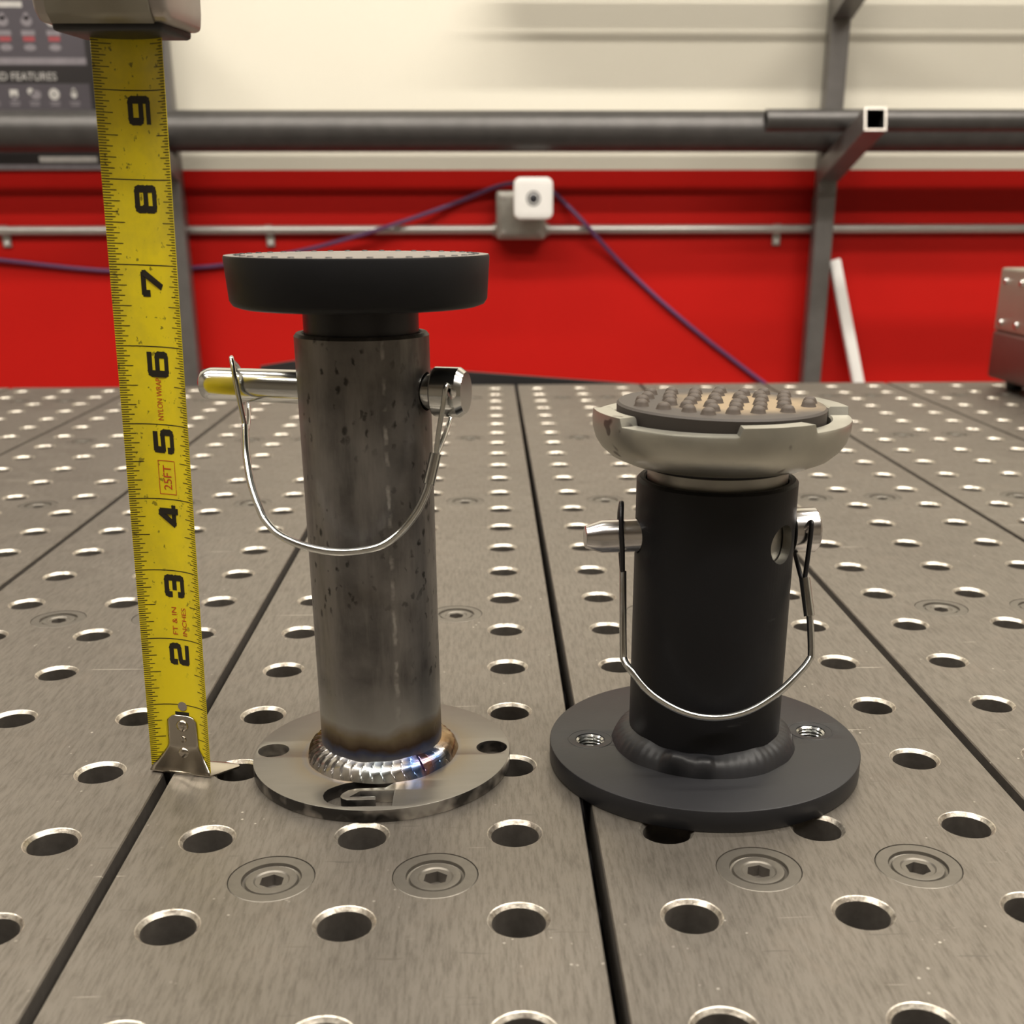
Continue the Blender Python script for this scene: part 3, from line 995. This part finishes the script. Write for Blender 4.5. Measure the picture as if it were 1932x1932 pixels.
# figures in a square heavy style, stroke by stroke
GL = {1: [[(.5, 0), (.5, 1)]],
      2: [[(0, .72), (0, .9), (.12, 1), (.88, 1), (1, .88), (1, .62), (.88, .52), (.14, .46), (0, .34), (0, 0), (1, 0)]],
      3: [[(0, .74), (0, .9), (.12, 1), (.88, 1), (1, .9), (1, .62), (.86, .52), (.35, .52)], [(.86, .52), (1, .42), (1, .1), (.88, 0), (.12, 0), (0, .1), (0, .26)]],
      4: [[(1, .22), (0, .22), (.62, 1), (.74, 1), (.74, 0)]],
      5: [[(.96, 1), (.06, 1), (.03, .56), (.86, .58), (1, .48), (1, .12), (.86, 0), (.12, 0), (0, .1), (0, .24)]],
      6: [[(1.05, 1), (.12, 1), (0, .9), (0, .1), (.12, 0), (.88, 0), (1, .1), (1, .48), (.88, .57), (.1, .57)]],
      7: [[(0, .72), (0, 1), (1, 1), (1, .9), (.38, 0)]],
      8: [[(.1, .52), (0, .62), (0, .9), (.12, 1), (.88, 1), (1, .9), (1, .62), (.9, .52), (1, .42), (1, .1), (.88, 0), (.12, 0), (0, .1), (0, .42), (.1, .52), (.9, .52)]],
      9: [[(-.05, 0), (.88, 0), (1, .1), (1, .9), (.88, 1), (.12, 1), (0, .9), (0, .52), (.12, .43), (.9, .43)]]}
GWD, GHT, SKV, SKH = 6.1, 6.1, 2.15, 1.65
def figure(n, vtop, ac):
    parts = []
    for pl0 in GL[n]:
        pl = [pl0[0]]
        for (ax, ay), (bx_, by_) in zip(pl0[:-1], pl0[1:]):
            if 0.02 < abs(bx_ - ax) < 0.2 and 0.02 < abs(by_ - ay) < 0.2:      # round the cut corners
                K = max(((ax, by_), (bx_, ay)), key=lambda q: abs(q[0] - .5) + abs(q[1] - .5))
                pl.append((K[0] * .414 + (ax + bx_) / 2 * .586, K[1] * .414 + (ay + by_) / 2 * .586))
            pl.append((bx_, by_))
        pts = [Vector((x * GWD, y * GHT)) for x, y in pl]
        for p, q in zip(pts[:-1], pts[1:]):
            d = (q - p).normalized()
            nn = Vector((-d.y * SKV, d.x * SKH)) / 2
            e = d * (abs(d.x) * SKV + abs(d.y) * SKH) * 0.25
            V2 = [p - e - nn, q + e - nn, q + e + nn, p - e + nn]
            V3 = [on_blade(ac - (v.y - GHT / 2), vtop - GWD + v.x, 0.07) for v in V2]
            parts.append((V3, [(0, 1, 2, 3)]))
    return join(*parts)
for n in range(2, 10):
    o = mesh_obj('figure', *figure(n, n * 25.4 - 2.6, 0.9), M['ink'], blade, 0)
mesh_obj('figure', *join(([on_blade(-2.6, 22.6, .07), on_blade(0, 22.6, .07), on_blade(2.9, 22.6, .07), on_blade(2.9, 25.2 - 5, .07), on_blade(0, 20.2, .07), on_blade(-2.6, 20.2, .07)], [(0, 1, 4, 5), (1, 2, 3, 4)])), M['ink'], blade, 0)
def lettering(body, size, v0, v1, ac):
    V, F = text_vf(body, size)
    x0, x1 = min(p[0] for p in V), max(p[0] for p in V)
    y0, y1 = min(p[1] for p in V), max(p[1] for p in V)
    k = (v1 - v0) / (x1 - x0)
    return [on_blade(ac - (y - (y0 + y1) / 2), v0 + (x - x0) * k, 0.07) for x, y in V], F
I = 25.4
mesh_obj('lettering', *lettering('NYLON WRAP', 2.9, 5.06 * I, 5.60 * I, 0.4), M['red'], blade, 0)
mesh_obj('lettering', *lettering('25FT', 4.4, 4.13 * I, 4.46 * I, 1.2), M['red'], blade, 0)
mesh_obj('lettering', *lettering('FT & IN', 2.7, 2.07 * I, 2.47 * I, -0.1), M['red'], blade, 0)
mesh_obj('lettering', *lettering('INCHES', 2.7, 2.06 * I, 2.47 * I, 3.7), M['red'], blade, 0)
tv = []
for a in (-1.9, 4.3):
    tv.append(([on_blade(a - .12, 4.07 * I, .06), on_blade(a + .12, 4.07 * I, .06), on_blade(a + .12, 4.52 * I, .06), on_blade(a - .12, 4.52 * I, .06)], [(0, 1, 2, 3)]))
for v in (4.07 * I, 4.52 * I):
    V, F = [], []
    for i in range(5):
        a = -2.0 + 6.4 * i / 4
        V += [on_blade(a, v - .12, .06), on_blade(a, v + .12, .06)]
    tv.append((V, [(2 * i, 2 * i + 2, 2 * i + 3, 2 * i + 1) for i in range(4)]))
mesh_obj('lettering_frame', *join(*tv), M['red'], blade, 0)
mesh_obj('peg_hole', *axis_lathe([(0, 0), (1.75, 0), (1.75, 0.12), (0, 0.12)], (0.4, -0.2, 24.8), (0, 1, 0), 24), M['casechrome'], blade, 0)
# hook
def hookmesh():
    rows = [(21.6, 2.4, -1.0), (21.2, 4.0, -1.0), (19.6, 5.7, -1.0), (10.0, 5.9, -1.0), (8.6, 6.4, -1.15), (4.5, 9.2, -2.6), (1.6, 11.4, -4.2), (0.4, 11.9, -4.8), (0.0, 11.9, -4.9)]
    V, F = [], []
    nx = 12
    for z, h, y in rows:
        for i in range(nx + 1):
            x = -h + 2 * h * i / nx
            yy_ = y
            if z < 8.6:
                yy_ = y + (1 - min(1, abs(x) / 5.5) ** 2) * 0.5 * (8.6 - z) / 8.6 * 2 - 0.0
            V.append((x + 0.3, yy_, z))
    for k in range(len(rows) - 1):
        for i in range(nx):
            a = k * (nx + 1) + i
            F.append((a, a + 1, a + nx + 2, a + nx + 1))
    return V, F
hk = mesh_obj('hook', *hookmesh(), M['nickel'], tm, 40)
so = hk.modifiers.new('thickness', 'SOLIDIFY')
so.thickness = 0.8 * S
so.offset = 0
plate = plate2d('hook_foot', [(-11.6, -4.9), (12.2, -4.9), (18.6, 5.4), (18.4, 6.4), (17.2, 7.4), (12.5, 7.6), (-11.6, 5.0)], [], -0.25, 0.55, M['nickel'], hk, 0.1)
for z in (17.6, 6.6):
    mesh_obj('rivet', *axis_lathe([(2.35, -0.2), (2.35, 0.25), (1.9, 0.85), (1.0, 1.2), (0, 1.3)], (0.5, -1.3, z), (0, -1, 0), 24), M['nickel'], hk, 60)
mesh_obj('rivet', *axis_lathe([(1.25, -0.1), (1.15, 0.3), (0.6, -0.05), (0, -0.15)], (0.5, -1.45, 12.2), (0, -1, 0), 20), M['nickel'], hk, 60)
# case: profile in (depth, height), mouth downwards, body towards the viewer
def extr(prof, x0, x1):
    n = len(prof)
    V = [(x0, y, z) for y, z in prof] + [(x1, y, z) for y, z in prof]
    F = [(i, (i + 1) % n, n + (i + 1) % n, n + i) for i in range(n)]
    F += [tuple(range(n - 1, -1, -1)), tuple(range(n, 2 * n))]
    return V, F
CZ = 243.6
prof = [(3.5, CZ + 1), (-16, CZ + 1), (-18.5, CZ + 3.5), (-22, CZ + 16), (-34, CZ + 40), (-56, CZ + 62), (-60, CZ + 74), (-54, CZ + 84), (-8, CZ + 86), (2, CZ + 82), (4.5, CZ + 72), (4.5, CZ + 6)]
cs = mesh_obj('case', *extr(prof, -20.5, 21.5), M['casechrome'], tm, 30)
bevel_obj(cs, 3.2, 3, 25)
face = [(y - 0.55, z + 0.0) for y, z in prof[1:6]]
V = []
for y, z in face:
    V += [(-15.6, y, z), (16.6, y, z)]
fp_ = mesh_obj('case_panel', V, [(2 * i, 2 * i + 1, 2 * i + 3, 2 * i + 2) for i in range(len(face) - 1)], M['case'], cs, 40)
so = fp_.modifiers.new('thickness', 'SOLIDIFY')
so.thickness = 1.0 * S
so.offset = 0
mouth = mesh_obj('case_mouth', *box(-17.0, 18.4, -15.5, 3.0, CZ - 1.0, CZ + 3.0), M['caseblack'], cs, 30)
bevel_obj(mouth, 1.2, 2)
for x in (-13.0, 14.0):
    mesh_obj('case_screw', *axis_lathe([(1.6, 0), (1.6, 0.5), (1.0, 0.8), (0, 0.8)], (21.4 if x > 0 else -20.4, -10, CZ + 14), (1 if x > 0 else -1, 0, 0), 20), M['nickel'], cs, 40)

# ------------------------------------------------------------------ pipe rack on the wall
PXR, PXL = 688.5, -641.0
def sq_tube(L, w, tk):
    """square tube along +Y from 0 to L, open at the L end"""
    o, i = w / 2, w / 2 - tk
    V = []
    for y in (0, L):
        for h in (o, i):
            V += [(-h, y, -h), (h, y, -h), (h, y, h), (-h, y, h)]
    F, fm = [], []
    for k in range(4):
        k2 = (k + 1) % 4
        F.append((k, k2, 8 + k2, 8 + k)); fm.append(0)
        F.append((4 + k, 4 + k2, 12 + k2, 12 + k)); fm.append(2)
        F.append((8 + k, 8 + k2, 12 + k2, 12 + k)); fm.append(1)
        F.append((k, k2, 4 + k2, 4 + k)); fm.append(0)
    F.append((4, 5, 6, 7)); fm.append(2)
    return V, F, fm
SLOPE = R_(15.5)
for X, lab in ((PXR, 'square steel rack post with upward arms right of the white camera'),
               (PXL, 'square steel rack post partly hidden behind the yellow tape')):
    rk = thing('rack_post', lab, 'rack post', (X, 2270, FZ), 'square posts of the pipe rack')
    ps = mesh_obj('post', *box(-19, 19, -38, 0, 0, 1750 - FZ), M['rack'], rk, 0)
    bevel_obj(ps, 3, 2)
    for zz_ in (1200.0, 200.0, -600.0):
        mesh_obj('wall_bracket', *box(-15, 15, 0, 19.8, zz_ - 30 - FZ, zz_ + 30 - FZ), M['rack'], rk, 0)
    for zb in (279.0, 572.0):
        V, F, fm = sq_tube(287.0, 40.0, 3.2)
        ar = mesh_obj('arm', V, F, None, rk, 0, [M['rack'], M['rackedge'], M['dark']], fm)
        ar.matrix_basis = (Matrix.Translation((0, -36 * S, (zb - FZ) * S)) @ Matrix.Rotation(PI, 4, 'Z') @ Matrix.Rotation(SLOPE, 4, 'X'))

def pipe_vf(x0, x1, r, tk, n=40):
    prof = [(r, 0), (r, x1 - x0), (r - tk, x1 - x0), (r - tk, 0)]
    v, f = lathe(prof, n, closed=True)
    return [(x0 + q[2], q[0], q[1]) for q in v], f
def pipe_obj(x0, x1, y, z, r, label, grp='pipes on the rack'):
    v, f = pipe_vf(x0, x1, r, 3.5)
    o = mesh_obj('steel_pipe', [(q[0], q[1], q[2]) for q in v], f, M['pipe'], None, 40)
    at(o, 0, y, z)
    return tag(o, label, 'pipe', grp)
pipe_obj(-1700, 1500, 2194, 350.2, 37.5, 'thick dark steel pipe lying along the rack across the whole wall')
pipe_obj(519, 1600, 2085, 362.5, 19.5, 'thin dark steel pipe in front of the thick pipe at right')
pipe_obj(10, 1650, 2206, 626.5, 25.0, 'dark pipe lying on the upper arm of the rack post')

# ------------------------------------------------------------------ things on the back wall
# conduit and electrical box with the small camera on it
cd = thing('conduit', 'thin galvanised conduit running along the red wall', 'conduit', (0, 2280.5, 168))
mesh_obj('conduit_run', *tube([(-1900, 0, 0), (20, 0, 0)], 8.9, 16), M['conduit'], cd)
mesh_obj('conduit_run', *tube([(105, 0, 0), (1900, 0, 0)], 8.9, 16), M['conduit'], cd)
for X in (22, 103):
    mesh_obj('coupling', *tube([(X - 18, 0, 0), (X + 18, 0, 0)], 12.5, 16), M['box'], cd)
for X in (-1002, -460, 601):
    st = mesh_obj('strap', *join(tube([(X - 8, 0, 0), (X + 8, 0, 0)], 10.4, 16), box(X - 7, X + 9, 4, 9.4, -32, -4)), M['conduit'], cd, 40)
    mesh_obj('screw', *axis_lathe([(4.5, 0), (4.0, 2), (0, 2.6)], (X + 1, 4, -24), (0, -1, 0), 16), M['white'], st)
eb = thing('junction_box', 'square grey metal electrical box on the red wall', 'electrical box', (62, 2290, 196))
bx = mesh_obj('box_body', *box(-51, 51, -44, 0, -47, 47), M['box'], eb, 0)
bevel_obj(bx, 7, 3)
cv = mesh_obj('cover', *box(-44, 44, -50, -43, -40, 40), M['box'], eb, 0)
bevel_obj(cv, 5, 3)
for sx in (-1, 1):
    for sz in (-1, 1):
        mesh_obj('screw', *axis_lathe([(4, 0), (3.4, 2.2), (0, 2.6)], (sx * 36, -50, sz * 33), (0, -1, 0), 14), M['conduit'], cv)
sc = thing('security_camera', 'small white rounded camera with black lens in front of electrical box', 'camera', (85, 2240, 187))
mesh_obj('bracket', *tube([(0, -2, 30), (0, -34, 34)], 9, 14), M['white'], sc)
def rrect(w, h, r, n=8):
    out = []
    for cx, cy, a0 in ((w - r, h - r, 0), (-w + r, h - r, PI / 2), (-w + r, -h + r, PI), (w - r, -h + r, 1.5 * PI)):
        for k in range(n + 1):
            a = a0 + PI / 2 * k / n
            out.append((cx + r * math.cos(a), cy + r * math.sin(a)))
    return out
bd = plate2d('camera_body', rrect(38.5, 39, 13), [], 0, 34, M['white'], sc, 2.5, 50)
bd.matrix_basis = Matrix.Translation((0, -30 * S, 40 * S)) @ Matrix.Rotation(PI / 2, 4, 'X')
ln = mesh_obj('lens_ring', *axis_lathe([(14, -1), (14, 1.0), (12, 1.4), (11, 0.2), (0, 0.2)], (0, -63.5, 40), (0, -1, 0), 32), M['lens'], sc)
mesh_obj('lens_glass', *axis_lathe([(9.5, 0.2), (7, 1.8), (3, 2.6), (0, 2.8)], (0, -63.5, 40), (0, -1, 0), 32), M['lens'], ln)
CL = [(-1053.7, 117.2), (-948.0, 104.5), (-852.2, 93.8), (-785.4, 89.4), (-689.6, 90.1), (-612.6, 95.2), (-557.7, 100.2), (-469.0, 114), (-358.5, 135.0), (-247.6, 163.8), (-137.3, 197.4), (-49.5, 227.8), (13.8, 251.0)]
CR = [(124.6, 240.8), (146.5, 224.5), (190.9, 181.5), (247.2, 124.2), (304.4, 71.2), (374.1, 11.8), (456.8, -52.1), (540.9, -112.8), (589.6, -147.0), (738.6, -249.5), (900, -420), (960, -640)]
def cord(pts, label):
    def yo(x, z):                                    # stands off where it crosses the conduit or meets the box
        k = max(math.exp(-((z - 168) / 45.0) ** 2), math.exp(-((x - 62) / 75.0) ** 4))
        return 2284.5 - 26.0 * k
    P = smooth_path([(x, yo(x, z), z) for x, z in pts], 6)
    o = mesh_obj('power_cord', *tube(P, 4.3, 10), M['cord'], None, 60)
    tag(o, label, 'cord', 'purple cords on the wall')
k_ = (2284 + 289) / (2262 + 289)
sc_ = lambda L: [(-6.3 + (x + 6.3) * k_, 192 + (z - 192) * k_) for x, z in L]
cord([(-1300, 150)] + sc_(CL) + [(50, 258)], 'purple cord sagging along the red wall left of the camera')
cord([(88, 256)] + sc_(CR), 'purple cord slanting down the red wall right of the camera')

# poster, top left
po = thing('poster', 'charcoal poster with rows of pale icons on the cream wall', 'poster', (-1090, 2290, 284))
PW = 310.0
mesh_obj('board', *box(-PW, PW, -3, 0, 0, 760), M['posterdark'], po, 0)
def prect(nm, x0, x1, z0, z1, mat, y=-3.4):
    return mesh_obj(nm, *box(x0, x1, y - 0.2, -2.6, z0, z1), mat, po, 0)
prect('print_panel', -PW, PW - 14, 78, 158, M['poster'])
prect('print_panel', -PW, PW - 14, 190, 420, M['poster'])
prect('print_panel', -PW, PW - 14, 450, 740, M['poster'])
prect('print_bar', -PW, PW - 2, 0, 10, M['postergrey'])
prect('print_bar', 178, 294, 14, 25, M['posterink'], -3.6)
prect('print_bar', -PW, PW - 14, 192, 204, M['postergrey'], -3.6)
def pdisc(x, z, r, mat, sx=1.0, y=-3.8, n=20):
    v, f = axis_lathe([(r, 0), (r, 0.3), (0, 0.3)], (0, y + 0.3, 0), (0, -1, 0), n)
    return mesh_obj('icon', [(x + q[0] * sx, q[1], z + q[2]) for q in v], f, mat, po, 0)
hV, hF = text_vf('STANDARD FEATURES', 20)
hx1 = max(v[0] for v in hV)
mesh_obj('heading', [(234 - hx1 + v[0], -3.9, 164 + v[1]) for v in hV], hF, M['posterink'], po, 0)
rn = random.Random(5)
colx = [281, 242, 202, 163, 124, 85]
for j, zc in enumerate((139, 98)):
    for i, X in enumerate(colx):
        x = X - 17 - (4 if j else 0)
        kind = (i + j * 2) % 4
        if i == 1 and j == 0:
            pdisc(x, zc, 10.5, M['posterink']); pdisc(x, zc, 2.4, M['poster'], 1.0, -4.2)
        elif kind == 0:
            pdisc(x, zc, 7.5, M['posterink'], 0.8); pdisc(x, zc + 7, 4, M['posterink'])
        elif kind == 1:
            prect('icon', x - 11, x + 5, zc - 7, zc + 7, M['postergrey'], -3.6); pdisc(x + 6, zc, 6.5, M['posterink'])
        elif kind == 2:
            pdisc(x - 6, zc + 5, 6.0, M['posterink']); pdisc(x + 4, zc - 1, 8.5, M['postergrey'], 1.2)
        else:
            prect('icon', x - 8, x + 8, zc - 5, zc + 8, M['posterink'], -3.6); pdisc(x, zc - 6, 5, M['postergrey'])
        for q in range(2):
            prect('icon', x - 10 + q, x + 10 - q, zc - 16 - q * 5, zc - 13.5 - q * 5, M['postergrey'], -3.6)
for i, X in enumerate((239, 190, 144, 98)):
    x = X
    pdisc(x, 268, 9, M['posterink' if i == 0 else 'postergrey'], 1.2)
    pdisc(x, 276, 7, M['postergrey'], 0.8)
    prect('icon', x - 13, x + 13, 243, 252, M['postergrey'], -3.6)
    prect('icon', x - 11, x + 11, 233, 241, M['posterred'], -3.6)
    pdisc(x, 222, 6, M['postergrey'], 2.0)
prect('print_bar', 30, 210, 308, 318, M['posterink'], -3.6)
prect('print_bar', 20, 185, 292, 302, M['posterink'], -3.6)

# white strip leaning on the wall
lw = mesh_obj('white_strip', *box(-12, 12, -9, 9, 0, 1060), M['white'], None, 0)
bevel_obj(lw, 3, 2)
tag(lw, 'narrow white strip leaning against the red wall beside the rack post', 'strip')
d = Vector((-295, 15, 1003)).normalized()
lw.matrix_world = Matrix.Translation((1021 * S, 2245 * S, (FZ + 4) * S)) @ d.to_track_quat('Z', 'Y').to_matrix().to_4x4()
lw.matrix_world = Matrix.Translation((1021 * S, 2245 * S, (FZ + 4) * S)) @ Matrix.Rotation(math.atan2(-295, 1003), 4, 'Y') @ Matrix.Rotation(R_(-0.8), 4, 'X')

# dark plate standing behind the table
sh = mesh_obj('steel_sheet', *extr([(0, FZ), (0, -6), (0, 14), (0, 14.0)], 0, 1), M['sheet'], None, 0)
bpy.data.objects.remove(sh)
V = [(-290, 0, FZ), (230, 0, FZ), (230, 0, -9), (180, 0, -5), (-40, 0, 12), (-250, 0, 26), (-290, 0, 20)]
V2 = [(x, 8, z) for x, y, z in V]
n = len(V)
sh = mesh_obj('steel_sheet', V + V2, [tuple(range(n)), tuple(range(2 * n - 1, n - 1, -1))] + [(i, (i + 1) % n, n + (i + 1) % n, n + i) for i in range(n)], M['sheet'], None, 0)
at(sh, 0, 1185, 0)
tag(sh, 'dark steel sheet with slanted top standing behind the far table edge', 'sheet')

# box at the far right of the table
tbx = thing('tool_box', 'tan metal box on a dark brown base at the far right table edge', 'box', (590, 960, 0))
b1 = mesh_obj('box_base', *box(0, 230, -160, 150, 12, 66), M['brown'], tbx, 0); bevel_obj(b1, 4, 2)
b2 = mesh_obj('box_shell', *box(1, 226, -150, 150, 66.3, 136.5), M['tan'], tbx, 0); bevel_obj(b2, 3, 3)
for y in (132, 90, 40, -20):
    for z in (76, 122):
        mesh_obj('rivet', *axis_lathe([(4, 0), (3.4, 2), (0, 3)], (1, y, z), (-1, 0, 0), 16), M['zinc'], b2)
for x in (25, 205):
    for y in (-130, 125):
        mesh_obj('foot', *lathe([(0, 0), (9, 0), (11, 12.5), (0, 12.5)], 16, x, y), M['caseblack'], b1)
